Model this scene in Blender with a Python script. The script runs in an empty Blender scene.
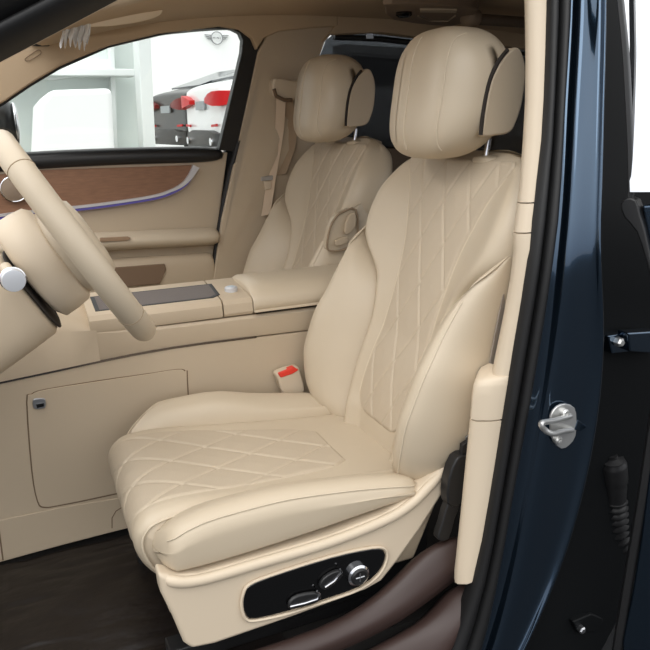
import bpy, bmesh, math, random
from mathutils import Vector, Matrix, noise
random.seed(7)
C = bpy.context.scene.collection
V = Vector
# ------------------------------------------------------------------ camera
CAM = V((-.73, -1.432, 1.545)); YAW = .410; PIT = .284; ROLL = -.018; F = 700.0
_c, _s = math.cos(YAW), math.sin(YAW)
_r = V((_c, -_s, 0)); FW = V((_s*math.cos(PIT), _c*math.cos(PIT), -math.sin(PIT))); _u = _r.cross(FW)
RT = _r*math.cos(ROLL) + _u*math.sin(ROLL); UP = _u*math.cos(ROLL) - _r*math.sin(ROLL)
cd = bpy.data.cameras.new('camera'); cam = bpy.data.objects.new('camera', cd); C.objects.link(cam)
cam.matrix_world = Matrix(((RT.x, UP.x, -FW.x, CAM.x), (RT.y, UP.y, -FW.y, CAM.y), (RT.z, UP.z, -FW.z, CAM.z), (0, 0, 0, 1)))
cd.sensor_width = 36; cd.lens = F/650*36; cd.clip_start = .02; cd.clip_end = 200
bpy.context.scene.camera = cam
# ------------------------------------------------------------------ world, sun, exposure
w = bpy.data.worlds.new('overcast_sky'); bpy.context.scene.world = w; w.use_nodes = True
nt = w.node_tree; bg = nt.nodes['Background']
tc = nt.nodes.new('ShaderNodeTexCoord'); sx = nt.nodes.new('ShaderNodeSeparateXYZ'); cr = nt.nodes.new('ShaderNodeValToRGB')
nt.links.new(tc.outputs['Generated'], sx.inputs[0]); nt.links.new(sx.outputs['Z'], cr.inputs[0]); nt.links.new(cr.outputs[0], bg.inputs[0])
cr.color_ramp.elements[0].position = 0.0; cr.color_ramp.elements[0].color = (.50, .52, .56, 1)
cr.color_ramp.elements[1].position = .40; cr.color_ramp.elements[1].color = (1.0, 1.0, 1.0, 1)
bg.inputs[1].default_value = 1.75
sd = bpy.data.lights.new('sun', 'SUN'); sd.energy = 1.3; sd.angle = math.radians(50); sd.color = (1, .99, .97)
sun = bpy.data.objects.new('sun', sd); C.objects.link(sun)
sun.rotation_euler = V((.46, .42, -.78)).to_track_quat('-Z', 'Y').to_euler()
# added fill light under the roof, brightens the passenger side
ld_ = bpy.data.lights.new('passenger_fill_light', 'AREA'); ld_.shape = 'RECTANGLE'; ld_.size = .22; ld_.size_y = .10; ld_.energy = 4.5; ld_.color = (1, .96, .9)
lo_ = bpy.data.objects.new('passenger_fill_light', ld_); C.objects.link(lo_); lo_.location = (-.42, .10, 1.83)
lo_.rotation_euler = V((.5, .9, -.75)).to_track_quat('-Z', 'Y').to_euler()
vs = bpy.context.scene.view_settings
vs.view_transform = 'Standard'; vs.look = 'None'; vs.gamma = 1; vs.use_curve_mapping = False; vs.exposure = 0.0

# ------------------------------------------------------------------ materials
def lin(c):
    return tuple((x/255/12.92 if x/255 <= .04045 else ((x/255+.055)/1.055)**2.4) for x in c) + (1,)
def mat(name, rgb, rough=.5, metal=0, bump=0, scale=300, coat=0, var=0, vscale=4, spec=.5, dist=.0006, kind='noise', stretch=None, rgb2=None):
    m = bpy.data.materials.new(name); m.use_nodes = True
    n = m.node_tree; b = n.nodes['Principled BSDF']
    col = lin(rgb); b.inputs['Base Color'].default_value = col; b.inputs['Roughness'].default_value = rough
    b.inputs['Metallic'].default_value = metal; b.inputs['Coat Weight'].default_value = coat; b.inputs['Coat Roughness'].default_value = .04
    b.inputs['Specular IOR Level'].default_value = spec
    t = n.nodes.new('ShaderNodeTexCoord'); src = t.outputs['Object']
    if stretch:
        mp = n.nodes.new('ShaderNodeMapping'); mp.inputs['Scale'].default_value = stretch; n.links.new(src, mp.inputs[0]); src = mp.outputs[0]
    if var or rgb2:
        ns = n.nodes.new('ShaderNodeTexNoise'); ns.inputs['Scale'].default_value = vscale; ns.inputs['Detail'].default_value = 5
        n.links.new(src, ns.inputs['Vector'])
        mx = n.nodes.new('ShaderNodeMix'); mx.data_type = 'RGBA'
        if rgb2: a_, b_ = lin(rgb2), col
        else: a_ = tuple(x*(1-var) for x in col[:3])+(1,); b_ = tuple(min(1, x*(1+var)) for x in col[:3])+(1,)
        mx.inputs[6].default_value = a_; mx.inputs[7].default_value = b_
        n.links.new(ns.outputs['Fac'], mx.inputs[0]); n.links.new(mx.outputs[2], b.inputs['Base Color'])
    if bump:
        if kind == 'noise':
            tx = n.nodes.new('ShaderNodeTexNoise'); tx.inputs['Scale'].default_value = scale; tx.inputs['Detail'].default_value = 4; o = tx.outputs['Fac']
        else:
            tx = n.nodes.new('ShaderNodeTexVoronoi'); tx.inputs['Scale'].default_value = scale; o = tx.outputs['Distance']
        n.links.new(src, tx.inputs['Vector'])
        bp = n.nodes.new('ShaderNodeBump'); bp.inputs['Strength'].default_value = bump; bp.inputs['Distance'].default_value = dist
        n.links.new(o, bp.inputs['Height']); n.links.new(bp.outputs[0], b.inputs['Normal'])
    return m
def glassmat(name, tint, refl=.06, rough=.0):
    m = bpy.data.materials.new(name); m.use_nodes = True; n = m.node_tree
    for x in list(n.nodes): n.nodes.remove(x)
    o = n.nodes.new('ShaderNodeOutputMaterial'); mix = n.nodes.new('ShaderNodeMixShader')
    tr = n.nodes.new('ShaderNodeBsdfTransparent'); tr.inputs[0].default_value = tint+(1,)
    gl = n.nodes.new('ShaderNodeBsdfGlossy'); gl.inputs['Roughness'].default_value = rough
    fr = n.nodes.new('ShaderNodeFresnel'); fr.inputs['IOR'].default_value = 1.45
    n.links.new(fr.outputs[0], mix.inputs[0]); n.links.new(tr.outputs[0], mix.inputs[1]); n.links.new(gl.outputs[0], mix.inputs[2]); n.links.new(mix.outputs[0], o.inputs[0])
    return m
LEA = mat('beige_leather', (196, 181, 158), .42, bump=.25, scale=420, var=.03, vscale=9, dist=.0005)
PERF = mat('perforated_beige_leather', (190, 175, 153), .55, bump=.5, scale=330, kind='vor', dist=.0005, var=.02)
STI = mat('cream_stitching', (208, 194, 171), .6)
BEI = mat('beige_soft_plastic', (190, 173, 149), .55, bump=.2, scale=700, var=.02)
BEI2 = mat('cream_hard_plastic', (206, 190, 167), .5, bump=.2, scale=600)
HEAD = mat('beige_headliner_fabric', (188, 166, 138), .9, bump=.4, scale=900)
HEADD = mat('shade_browned_headliner_fabric', (112, 96, 80), .9, bump=.4, scale=900)  # headliner copy with the rear cabin's shade in its colour
DRK = mat('dark_line', (40, 33, 27), .8)
SEAM = mat('brown_seam', (120, 100, 78), .8)
BLK = mat('black_rubber', (14, 14, 15), .55, bump=.2, scale=500)
GBLK = mat('gloss_black', (9, 9, 10), .12, coat=.5)
SBLK = mat('satin_black_plastic', (28, 28, 29), .42, bump=.1, scale=400)
BRN = mat('dark_brown_plastic', (56, 41, 37), .5, bump=.3, scale=500)
FLOORM = mat('black_brown_carpet', (20, 17, 15), .9, bump=.6, scale=600)
FILMM = mat('film_covered_mat', (24, 19, 17), .36, bump=.45, scale=5, dist=.02, stretch=(1, 2.2, 1), var=.15, vscale=8)
CHR = mat('chrome', (225, 226, 230), .12, metal=1)
SAT = mat('satin_silver', (188, 189, 192), .3, metal=1)
STEEL = mat('zinc_steel', (206, 206, 204), .36, metal=.8, var=.1, vscale=60)
BLUE = mat('dark_blue_metallic_paint', (56, 76, 96), .15, metal=.95, coat=1)
BLUEB = mat('shade_blackened_paint', (5, 7, 9), .6, spec=.2)  # body paint taken near black, the door gap's shade in its colour
WOOD = mat('brown_open_pore_wood', (150, 110, 82), .5, bump=.2, scale=60, rgb2=(112, 78, 57), vscale=14, stretch=(2, 14, 14))
LIDM = mat('dark_brushed_lid', (96, 84, 78), .38, metal=.3, bump=.15, scale=200, stretch=(1, 30, 1))
AMB = mat('blue_violet_light_strip', (86, 80, 140), .25)
b_ = AMB.node_tree.nodes['Principled BSDF']; b_.inputs['Emission Color'].default_value = lin((110, 95, 200)); b_.inputs['Emission Strength'].default_value = .10
RED = mat('red_plastic', (222, 58, 42), .4)
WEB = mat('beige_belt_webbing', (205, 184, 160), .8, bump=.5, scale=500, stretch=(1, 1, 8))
WEBG = mat('grey_mesh', (168, 158, 148), .7, bump=1, scale=500, kind='vor', dist=.002)
GREY = mat('grey_speaker_mesh', (140, 122, 104), .5, bump=.6, scale=500, kind='vor', metal=.2)
GLASS = glassmat('clear_window_glass', (.96, .98, .97))
TINT = glassmat('privacy_window_glass', (.20, .21, .22))
FILM = mat('clear_plastic_film', (235, 236, 236), .18, coat=.5)
FILM.node_tree.nodes['Principled BSDF'].inputs['Alpha'].default_value = .55
MIRR = mat('bright_mirror_glass', (236, 238, 242), .03, metal=1)  # mirror metal, made up so the rear door glass reads white
SHADE = mat('black_sunshade_mesh', (30, 29, 28), .85)
WPAINT = mat('white_wall_panel', (250, 251, 251), .6, var=.015)
WGREY = mat('pale_grey_metal', (228, 232, 230), .45, var=.02)
STORE = mat('pale_green_shop_glass', (222, 230, 226), .12, var=.08, vscale=1.5)
ASPH = mat('grey_asphalt', (34, 35, 37), .9, bump=.6, scale=120, var=.1, vscale=3)
PAVE = mat('pale_paving', (150, 148, 140), .9, var=.06, vscale=5)
WCAR = mat('white_car_paint', (236, 237, 238), .3, coat=1)
DCAR = mat('dark_grey_car_paint', (16, 19, 23), .35, coat=.3, metal=.2)
CGLS = mat('car_window_glass', (46, 54, 62), .08)
TAIL = mat('red_tail_lamp', (196, 22, 26), .4, spec=.3)
TAILD = mat('dark_red_lamp', (110, 20, 20), .4, spec=.3)
LOGO = mat('grey_sign_metal', (150, 152, 154), .4)
PLATE = mat('grey_number_plate', (150, 156, 160), .5)

# ------------------------------------------------------------------ helpers
def at(px, py, x=None, y=None, z=None, f=None):
    """point on the plane x=, y= or z= (or on the surface y=f(z)) seen at a pixel"""
    d = FW + RT*((px-325)/F) - UP*((py-325)/F)
    if f:
        yy = f(1.3)
        for _ in range(25):
            p = CAM + d*((yy-CAM.y)/d.y); yy = f(p.z)
        return CAM + d*((yy-CAM.y)/d.y)
    if x is not None: return CAM + d*((x-CAM.x)/d.x)
    if y is not None: return CAM + d*((y-CAM.y)/d.y)
    return CAM + d*((z-CAM.z)/d.z)
def wloc(o):
    p = V((0, 0, 0))
    while o: p = p + o.location; o = o.parent
    return p
def tag(o, label=None, cat=None, group=None, kind=None):
    if label: o['label'] = label
    if cat: o['category'] = cat
    if group: o['group'] = group
    if kind: o['kind'] = kind
    return o
def thing(name, label, cat, loc, group=None):
    o = bpy.data.objects.new(name, None); o.empty_display_size = .05; C.objects.link(o); o.location = loc
    return tag(o, label, cat, group)
def mesh(name, vs_, fs, m, parent=None, smooth=True, sharp=40, bevel=0, seg=3, sub=0, label=None, recalc=True):
    vs_ = [V(v) for v in vs_]
    if parent: off = wloc(parent)
    else:
        lo = [min(v[i] for v in vs_) for i in range(3)]; hi = [max(v[i] for v in vs_) for i in range(3)]
        off = V(((lo[0]+hi[0])/2, (lo[1]+hi[1])/2, lo[2]))
    me = bpy.data.meshes.new(name); me.from_pydata([tuple(v-off) for v in vs_], [], fs)
    if recalc:
        bm = bmesh.new(); bm.from_mesh(me); bmesh.ops.remove_doubles(bm, verts=bm.verts, dist=1e-5)
        bmesh.ops.recalc_face_normals(bm, faces=bm.faces); bm.to_mesh(me); bm.free()
    me.materials.append(m)
    o = bpy.data.objects.new(name, me); C.objects.link(o)
    if parent: o.parent = parent
    else: o.location = off
    if bevel:
        md = o.modifiers.new('bevel', 'BEVEL'); md.width = bevel; md.segments = seg; md.limit_method = 'ANGLE'; md.angle_limit = math.radians(35); md.use_clamp_overlap = True
    if sub:
        md = o.modifiers.new('sub', 'SUBSURF'); md.levels = sub; md.render_levels = sub
    if smooth:
        me.shade_smooth()
        if sharp and not bevel and not sub: me.set_sharp_from_angle(angle=math.radians(sharp))
        if bevel:
            me.set_sharp_from_angle(angle=math.radians(60)) if False else None
            wn = o.modifiers.new('wn', 'WEIGHTED_NORMAL'); wn.keep_sharp = False
    if label: o['label'] = label
    return o
def cat(pts, n=8, closed=False):
    """Catmull-Rom through points"""
    pts = [V(p) for p in pts]; N = len(pts); out = []
    rng = N if closed else N-1
    for i in range(rng):
        if closed: p0, p1, p2, p3 = pts[(i-1) % N], pts[i], pts[(i+1) % N], pts[(i+2) % N]
        else: p0, p1, p2, p3 = pts[max(i-1, 0)], pts[i], pts[i+1], pts[min(i+2, N-1)]
        for k in range(n):
            t = k/n
            out.append(.5*((2*p1) + (p2-p0)*t + (2*p0-5*p1+4*p2-p3)*t*t + (3*p1-p0-3*p2+p3)*t**3))
    if not closed: out.append(pts[-1])
    return out
def interp(tab, t):
    """smooth (monotone-ish cubic) table lookup"""
    if t <= tab[0][0]: return tab[0][1]
    if t >= tab[-1][0]: return tab[-1][1]
    for i in range(len(tab)-1):
        if tab[i][0] <= t <= tab[i+1][0]:
            x0, y0 = tab[i]; x1, y1 = tab[i+1]
            h = x1-x0; u = (t-x0)/h
            def sl(j):
                if j == 0 or j == len(tab)-1: return 0 if len(tab) > 2 and False else (tab[min(j+1, len(tab)-1)][1]-tab[max(j-1, 0)][1])/(tab[min(j+1, len(tab)-1)][0]-tab[max(j-1, 0)][0])
                a = (tab[j][1]-tab[j-1][1])/(tab[j][0]-tab[j-1][0]); b = (tab[j+1][1]-tab[j][1])/(tab[j+1][0]-tab[j][0])
                return 0 if a*b <= 0 else 2*a*b/(a+b)
            m0, m1 = sl(i)*h, sl(i+1)*h
            return (2*u**3-3*u*u+1)*y0 + (u**3-2*u*u+u)*m0 + (-2*u**3+3*u*u)*y1 + (u**3-u*u)*m1
def loft(name, rings, m, parent=None, cap=True, closed=True, **k):
    n = len(rings[0]); vs_ = [p for r in rings for p in r]; fs = []
    for i in range(len(rings)-1):
        for j in range(n if closed else n-1):
            a = i*n+j; b = i*n+(j+1) % n
            fs.append((a, b, b+n, a+n))
    if cap and closed: fs += [tuple(range(n)), tuple(range((len(rings)-1)*n, len(rings)*n))]
    return mesh(name, vs_, fs, m, parent, **k)
def grid(name, fn, nu, nv, m, parent=None, **k):
    vs_ = [fn(i/(nu-1), j/(nv-1)) for i in range(nu) for j in range(nv)]
    fs = [(i*nv+j, i*nv+j+1, (i+1)*nv+j+1, (i+1)*nv+j) for i in range(nu-1) for j in range(nv-1)]
    return mesh(name, vs_, fs, m, parent, **k)
def tube(name, pts, r, m, parent=None, n=10, closed=False, sx_=1, **k):
    pts = [V(p) for p in pts]; N = len(pts); rings = []; up = None
    for i, p in enumerate(pts):
        if closed: t = pts[(i+1) % N]-pts[(i-1) % N]
        else: t = pts[min(i+1, N-1)]-pts[max(i-1, 0)]
        t.normalize()
        if up is None:
            up = V((0, 0, 1)) if abs(t.z) < .9 else V((1, 0, 0))
        a = t.cross(up)
        if a.length < 1e-6: a = t.orthogonal()
        a.normalize(); up = a.cross(t)
        rr = r(i/(N-1)) if callable(r) else r
        rings.append([p + a*math.cos(q*2*math.pi/n)*rr*sx_ + up*math.sin(q*2*math.pi/n)*rr for q in range(n)])
    if closed: rings.append(rings[0])
    return loft(name, rings, m, parent, cap=not closed, **k)
def prism(name, pts, d, m, parent=None, bevel=.004, flip=False, **k):
    """outline of 3D points extruded along d, real thickness"""
    d = V(d); n = len(pts); pts = [V(p) for p in pts]
    vs_ = pts + [p+d for p in pts]
    fs = [tuple(range(n)), tuple(range(2*n-1, n-1, -1))] + [(i, (i+1) % n, n+(i+1) % n, n+i) for i in range(n)]
    return mesh(name, vs_, fs, m, parent, bevel=bevel, **k)
def boxm(name, lo, hi, m, parent=None, bevel=.004, **k):
    a, b = V(lo), V(hi)
    pts = [V((a.x, a.y, a.z)), V((b.x, a.y, a.z)), V((b.x, b.y, a.z)), V((a.x, b.y, a.z))]
    return prism(name, pts, (0, 0, b.z-a.z), m, parent, bevel, **k)
def pix(pts, d, m, name, parent=None, smooth_n=0, bevel=.004, **k):
    """outline at pixels on a plane/surface, extruded by d"""
    kw = {q: k.pop(q) for q in list(k) if q in ('x', 'y', 'z', 'f')}
    P = [at(a, b, **kw) for a, b in pts]
    if smooth_n: P = cat(P, smooth_n, True)
    return prism(name, P, d, m, parent, bevel, **k)
def superell(c, hx, hy, hz, ex=2.6, ez=2.6, nu=48, nv=28, fn=None):
    """rounded block, rings of points about c"""
    rings = []
    sg = lambda v, e: math.copysign(abs(v)**(2/e), v)
    for i in range(nv+1):
        ph = -math.pi/2 + math.pi*i/nv
        ring = []
        for j in range(nu):
            th = 2*math.pi*j/nu
            cz = sg(math.cos(ph), ez) if 0 < i < nv else 0
            p = V((hx*cz*sg(math.cos(th), ex), hy*cz*sg(math.sin(th), ex), hz*sg(math.sin(ph), ez)))
            if fn: p = fn(p)
            ring.append(V(c)+p)
        rings.append(ring)
    return rings

# ================================================================== SETTING
def yr(z): return 1.24 - .22*max(0, z-1.42)          # passenger side inner skin
def yl(z): return -.40 + .26*max(0, z-1.30)**1.15    # driver side door opening
boxm('ground', (-30, -30, -.1), (30, 3.4, 0), ASPH, bevel=0, smooth=False)['kind'] = 'structure'
boxm('forecourt', (-30, 3.4, -.1), (40, 60, .95), PAVE, bevel=0, smooth=False)['kind'] = 'structure'
# car floor and body shell
tag(boxm('floor', (-1.75, -.30, .40), (2.2, 1.28, .47), FLOORM, bevel=0), 'dark carpeted car floor', kind='structure')
# headliner: gently domed roof lining, thick
def headliner():
    xs = [-.62, -.45, -.2, .1, .5, 1.0, 1.6, 2.1]; zr = [1.775, 1.835, 1.885, 1.915, 1.925, 1.91, 1.86, 1.75]
    ys = [-.16, -.1, .1, .42, .75, .95, 1.06, 1.13]; dz = [-.095, -.06, -.015, 0, -.004, -.008, -.010, -.012]
    vs_ = []; n = len(ys)
    for x, z in zip(xs, zr):
        for y, d in zip(ys, dz): vs_.append(V((x, y, z+d)))
    for x, z in zip(xs, zr):
        for y, d in zip(ys, dz): vs_.append(V((x, y, z+d+.07)))
    L = len(xs)*n; fs = []
    for i in range(len(xs)-1):
        for j in range(n-1):
            a = i*n+j; fs += [(a, a+1, a+n+1, a+n), (L+a, L+a+n, L+a+n+1, L+a+1)]
    for i in range(len(xs)-1):
        for j in (0, n-1): a = i*n+j; fs.append((a, a+n, L+a+n, L+a))
    for j in range(n-1):
        for i in (0, len(xs)-1): a = i*n+j; fs.append((a, a+1, L+a+1, L+a))
    return mesh('ceiling', vs_, fs, HEAD, sub=2)
tag(headliner(), 'car roof lining', kind='structure')
# wall behind the rear seats and the shell beyond the rear door
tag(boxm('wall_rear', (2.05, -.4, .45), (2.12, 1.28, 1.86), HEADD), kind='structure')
tag(boxm('wall_front', (-1.75, -.42, .45), (-1.45, 1.28, 1.02), SBLK), kind='structure')
# ---- passenger side: header + far windscreen pillar, centre pillar, rear header (each its own structure)
S3 = lambda o: (lambda z: yr(z)+o)
o = pix([(-60, 138), (5, 101), (30, 84), (60, 66), (85, 55), (110, 45), (160, 33), (220, 26), (240, 29), (252, 38), (257, 50), (264, 38), (280, 31), (310, 28), (338, 26), (338, 4), (200, -2), (105, -14), (-60, 60)],
        (0, .05, 0), HEAD, 'trim_1', f=S3(-.035), bevel=.006); tag(o, kind='structure')
o = pix([(258, 52), (250, 90), (235, 160), (222, 220), (213, 284), (210, 345), (345, 345), (330, 190), (318, 130), (316, 90), (318, 62), (325, 42), (337, 28), (310, 20), (270, 30)],
        (0, .06, 0), BEI, 'trim_2', f=S3(-.02), bevel=.006); tag(o, 'beige centre pillar trim behind the passenger seat', kind='structure')
o = pix([(240, 158), (283, 154), (300, 160), (296, 345), (210, 345), (213, 284), (222, 220), (234, 165)], (0, .03, 0), BEI, 'trim_3', f=S3(-.032), bevel=.004); tag(o, kind='structure')
o = pix([(337, 24), (322, 42), (330, 34), (380, 32), (440, 39), (520, 48), (640, 58), (640, 14), (337, 4)], (0, .06, 0), HEAD, 'trim_4', f=S3(-.03), bevel=.004); tag(o, kind='structure')
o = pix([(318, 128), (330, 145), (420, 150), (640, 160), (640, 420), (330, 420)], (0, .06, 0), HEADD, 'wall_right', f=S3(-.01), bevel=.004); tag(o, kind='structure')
# rear side window: privacy glass in a black frame
rw = pix([(316, 110), (318, 62), (326, 40), (338, 31), (380, 32), (440, 39), (520, 48), (640, 58), (640, 175), (330, 175), (318, 140)], (0, .005, 0), TINT, 'window_1', f=S3(.05), bevel=0); tag(rw, 'dark privacy glass of the rear side window', kind='structure')
sh = thing('sunshade', 'black mesh roller sunshade drawn over the rear side window', 'sunshade', at(380, 150, f=S3(.035)))
pix([(333, 46), (345, 44), (440, 50), (560, 60), (560, 172), (332, 172)], (0, .002, 0), glassmat('black_shade_net', (.5, .49, .48)), 'shade_net', sh, f=S3(.032), bevel=0)
tube('top_bar', [at(x_, y_, f=S3(.03)) for x_, y_ in ((334, 37), (380, 39), (440, 46), (560, 57))], .011, SBLK, sh)
pix([(367, 30), (373, 30), (374, 39), (366, 39)], (0, .012, 0), CHR, 'clip', sh, f=S3(.012), bevel=.002)

# ---- driver side: swept pillar pieces
ROWS = [-60, -20, 20, 60, 100, 140, 180, 220, 260, 300, 340, 380, 420, 460, 500, 540, 580, 620, 660, 700]
E0 = [(-60, 523), (0, 526), (80, 527), (160, 523), (203, 519)]
E1 = [(-60, 547), (0, 546), (100, 543), (160, 539), (180, 536), (260, 527), (340, 514), (420, 501), (490, 490), (565, 476), (650, 449), (700, 428)]
E2 = [(-60, 571), (0, 570), (100, 564), (160, 561), (200, 559), (260, 552), (340, 540), (420, 526), (490, 513), (565, 500), (650, 481), (700, 462)]
E3 = [(-60, 606), (0, 607), (100, 605), (180, 603), (240, 601), (330, 605), (380, 603), (430, 597), (490, 585), (560, 565), (650, 526), (700, 500)]
def yf(o): return lambda z: yl(z)+o
# painted pillar
rings = []
for r in ROWS:
    a, b = interp(E2, r), interp(E3, r); g = lambda s: a+(b-a)*s
    P = [at(g(-.12), r, f=yf(-.008)), at(g(.02), r, f=yf(-.012)), at(g(.12), r, f=yf(-.014)), at(g(.22), r, f=yf(-.03)), at(g(.30), r, f=yf(-.040)), at(g(.5), r, f=yf(-.045)),
         at(g(.72), r, f=yf(-.047)), at(g(.86), r, f=yf(-.050)), at(g(.94), r, f=yf(-.062)), at(g(1.0), r, f=yf(-.064))]
    e = P[-1]; P += [e+V((.012, .012, 0)), e+V((.016, .05, 0)), e+V((.014, .13, 0)), e+V((-.015, .12, 0))]
    rings.append(P)
o = loft('wall_left', rings, BLUE, closed=True, cap=True, sub=1, sharp=0); tag(o, 'dark blue painted pillar of the car body', kind='structure')
# seal: two rubber lips swept round the opening
def seal_ring(A, B, out, n=20):
    R = []
    for q in range(n+1):
        s = q/n; R.append(A.lerp(B, s) + out*(.020*abs(math.sin(2*math.pi*s*.999))**.6))
    return R + [B - out*.02, A - out*.02]
ds = thing('door_seal', 'black double-lipped rubber seal around the driver door opening', 'door seal', at(505, 420, f=yf(0)))
loft('pillar_seal', [seal_ring(at(interp(E1, r), r, f=yf(.004)), at(interp(E2, r), r, f=yf(-.008)), V((-.25, -.97, 0))) for r in ROWS], BLK, ds, sharp=30)
LA = [(-90, 106), (0, 54), (50, 28), (105, -1), (170, -36)]
UA = [(-100, 40), (-12, -4), (38, -30), (90, -58), (150, -92)]
RS = [seal_ring(at(*l, f=yf(.0)), at(*u_, f=yf(-.035)), V((-.2, -.9, .3)).normalized()) for l, u_ in zip([(-260, 208)]+LA, [(-290, 128)]+UA)]
PT_ = seal_ring(at(547, -60, f=yf(.004)), at(571, -60, f=yf(-.008)), V((-.25, -.97, 0)))
e0_, e1_ = RS[-1], PT_
for q_ in (.15, .3, .45, .6, .75, .9, 1.0):
    bow = V((0, .01, .075*math.sin(math.pi*min(1, q_))**.8))
    turn = min(1, q_*1.0)
    cA = sum(e0_, V((0, 0, 0)))/len(e0_); cB = sum(e1_, V((0, 0, 0)))/len(e1_)
    wgt = 0 if q_ < .7 else (q_-.7)/.3
    RS.append([(cA.lerp(cB, q_)+bow+((a_-cA)*(1-wgt)+(b_-cB)*wgt)) for a_, b_ in zip(e0_, e1_)])
loft('roof_seal', RS, BLK, ds, sharp=30)
XR = [-.45, -.2, .1, .5, 1.0, 1.6, 2.1]; ZR = [1.845, 1.885, 1.915, 1.925, 1.91, 1.86, 1.75]
rf = grid('roof', lambda a, b: V((interp(list(zip([i/6 for i in range(7)], XR)), a), interp([(0, -.245), (.15, -.19), (.4, .2), (.6, .6), (.85, 1.08), (1, 1.27)], b), interp(list(zip([i/6 for i in range(7)], ZR)), a)+interp([(0, .0), (.15, .05), (.4, .095), (.6, .095), (.85, .06), (1, -.03)], b))), 25, 21, BLUE, sharp=0)
so_ = rf.modifiers.new('solid', 'SOLIDIFY'); so_.thickness = .012; tag(rf, 'dark blue car roof', kind='structure')
o = loft('trim_5', [[at(a, b, f=yf(.012)), at(a+1, b+8, f=yf(.03)), at(a+1, b+8, f=yf(.03))+V((0, .03, .01)), at(a, b, f=yf(.012))+V((0, .02, .02))] for a, b in LA], BEI2); tag(o, 'beige edge strip under the roof seal', kind='structure')
# upper pillar trim (three lengths with fine joints)
def trimpiece(name, rows, left, lab=None, dep=.06, m=BEI2):
    R = []
    for r in rows:
        a = at(interp(left, r), r, f=yf(.03)); b = at(interp(E1, r)+1.5, r, f=yf(.002))
        m1 = a.lerp(b, .15)+V((-.004, -.006, 0))
        R.append([a, m1, a.lerp(b, .6)+V((-.002, -.007, 0)), b, b+V((.02, .05, 0)), a+V((.05, dep, 0)), a+V((.006, .012, 0))])
    return tag(loft(name, R, m, sharp=50), lab, kind='structure')
trimpiece('trim_6', [-60, -20, 20, 60, 100, 140, 180, 202], E0, 'cream upper pillar trim')
trimpiece('trim_7', [203.5, 215, 232], [(200, 519), (233, 515)], 'cream pillar trim cover between two joints')
trimpiece('trim_8', [233.5, 250, 280, 320, 360, 380], [(233, 514), (250, 515), (300, 508), (340, 500), (380, 492)])
lo_l = [(376, 487), (382, 476), (395, 473), (420, 471), (470, 466), (520, 461), (575, 455)]
trimpiece('trim_9', [376, 380, 386, 395, 419], lo_l, 'cream lower pillar trim cap')
trimpiece('trim_10', [420.5, 440, 480, 520, 555, 572, 582], lo_l, 'cream lower pillar trim')
# grey belt webbing behind the pillar slot
# sill: brown scuff plate + raised seat-side moulding
def curve_strip(name, top, bot, ytop, ybot, m, thick, lab=None, sub=1):
    R = []
    for (a, b), (c, d) in zip(top, bot):
        A = at(a, b, y=ytop); B = at(c, d, y=ybot)
        R.append([A, A.lerp(B, .2)+V((0, -.008, .006)), A.lerp(B, .7)+V((0, -.006, .004)), B, B+V((0, thick*.3, -thick)), A+V((0, thick, -thick))])
    return tag(loft(name, R, m, sub=sub, sharp=0), lab, kind='structure')
curve_strip('trim_11', [(180, 670), (290, 638), (345, 616), (385, 588), (410, 562), (428, 545), (446, 536), (468, 530)],
            [(230, 690), (310, 655), (365, 632), (405, 612), (432, 592), (448, 580), (460, 570), (476, 560)], -.30, -.345, BRN, .07, 'dark brown raised sill moulding beside the seat')
curve_strip('trim_12', [(250, 720), (330, 668), (385, 640), (420, 622), (440, 604), (455, 584), (474, 578), (500, 575)],
            [(380, 740), (430, 690), (446, 662), (458, 640), (468, 622), (480, 605), (490, 600), (510, 595)], -.345, -.41, BRN, .08, 'dark brown door sill scuff plate')
tag(boxm('wall_sill', (-1.7, -.43, .30), (.1, -.30, .40), SBLK, bevel=.01), 'black door sill', kind='structure')
# wheel-side dark inner body behind the pillar (rear door aperture)
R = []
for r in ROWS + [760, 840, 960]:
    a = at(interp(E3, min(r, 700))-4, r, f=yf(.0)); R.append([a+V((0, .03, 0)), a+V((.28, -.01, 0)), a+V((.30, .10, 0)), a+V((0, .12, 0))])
tag(loft('wall_jamb', R, BLUEB), 'rear door jamb with its shade painted in', kind='structure')

# ================================================================== EXTERIOR through the windows
sf = pix([(-120, -10), (150, -10), (152, 190), (-120, 190)], (0, .4, 0), STORE, 'wall_shopfront', y=6.8, bevel=0); tag(sf, 'pale glazed shop front', kind='structure')
o = pix([(134, -30), (147, -30), (158, 190), (146, 190)], (-.02, .2, 0), WGREY, 'shop_column', y=6.2, bevel=.01); tag(o, 'white square column of the shop front beside the dark parked car', 'column')
o = pix([(-120, 66), (136, 69), (136, 76), (-120, 74)], (0, .3, 0), WGREY, 'crossbeam', y=6.4, bevel=.01); tag(o, 'white horizontal beam running left from the shop column', 'beam')
o = pix([(108, -20), (112, -20), (119, 190), (114, 190)], (0, .2, 0), WGREY, 'window_mullion', y=6.6, bevel=.005); tag(o, 'slim pale mullion in the shop glass left of the column', 'mullion')
o = pix([(38, 104), (50, 90), (112, 88), (117, 190), (34, 190)], (0, 1.2, 0), WPAINT, 'display_plinth', y=5.2, bevel=.05); tag(o, 'large plain white block standing in front of the shop glass', 'plinth')
o = pix([(-200, 60), (52, 80), (110, 72), (110, 60), (-200, 40)], (0, .2, 0), WPAINT, 'wall_fascia', y=6.7, bevel=0); tag(o, kind='structure')
tag(boxm('wall_showroom', (-8, 17, 0), (30, 17.4, 9), WPAINT, bevel=0), 'white showroom wall', kind='structure')
tag(boxm('wall_white_fill', (6.2, 4.6, 0), (16, 5.0, 6), WPAINT, bevel=0), 'white wall added to whiten the view past the rear door', kind='structure')  # added wall, whitens the view past the rear door and bounces light
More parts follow.
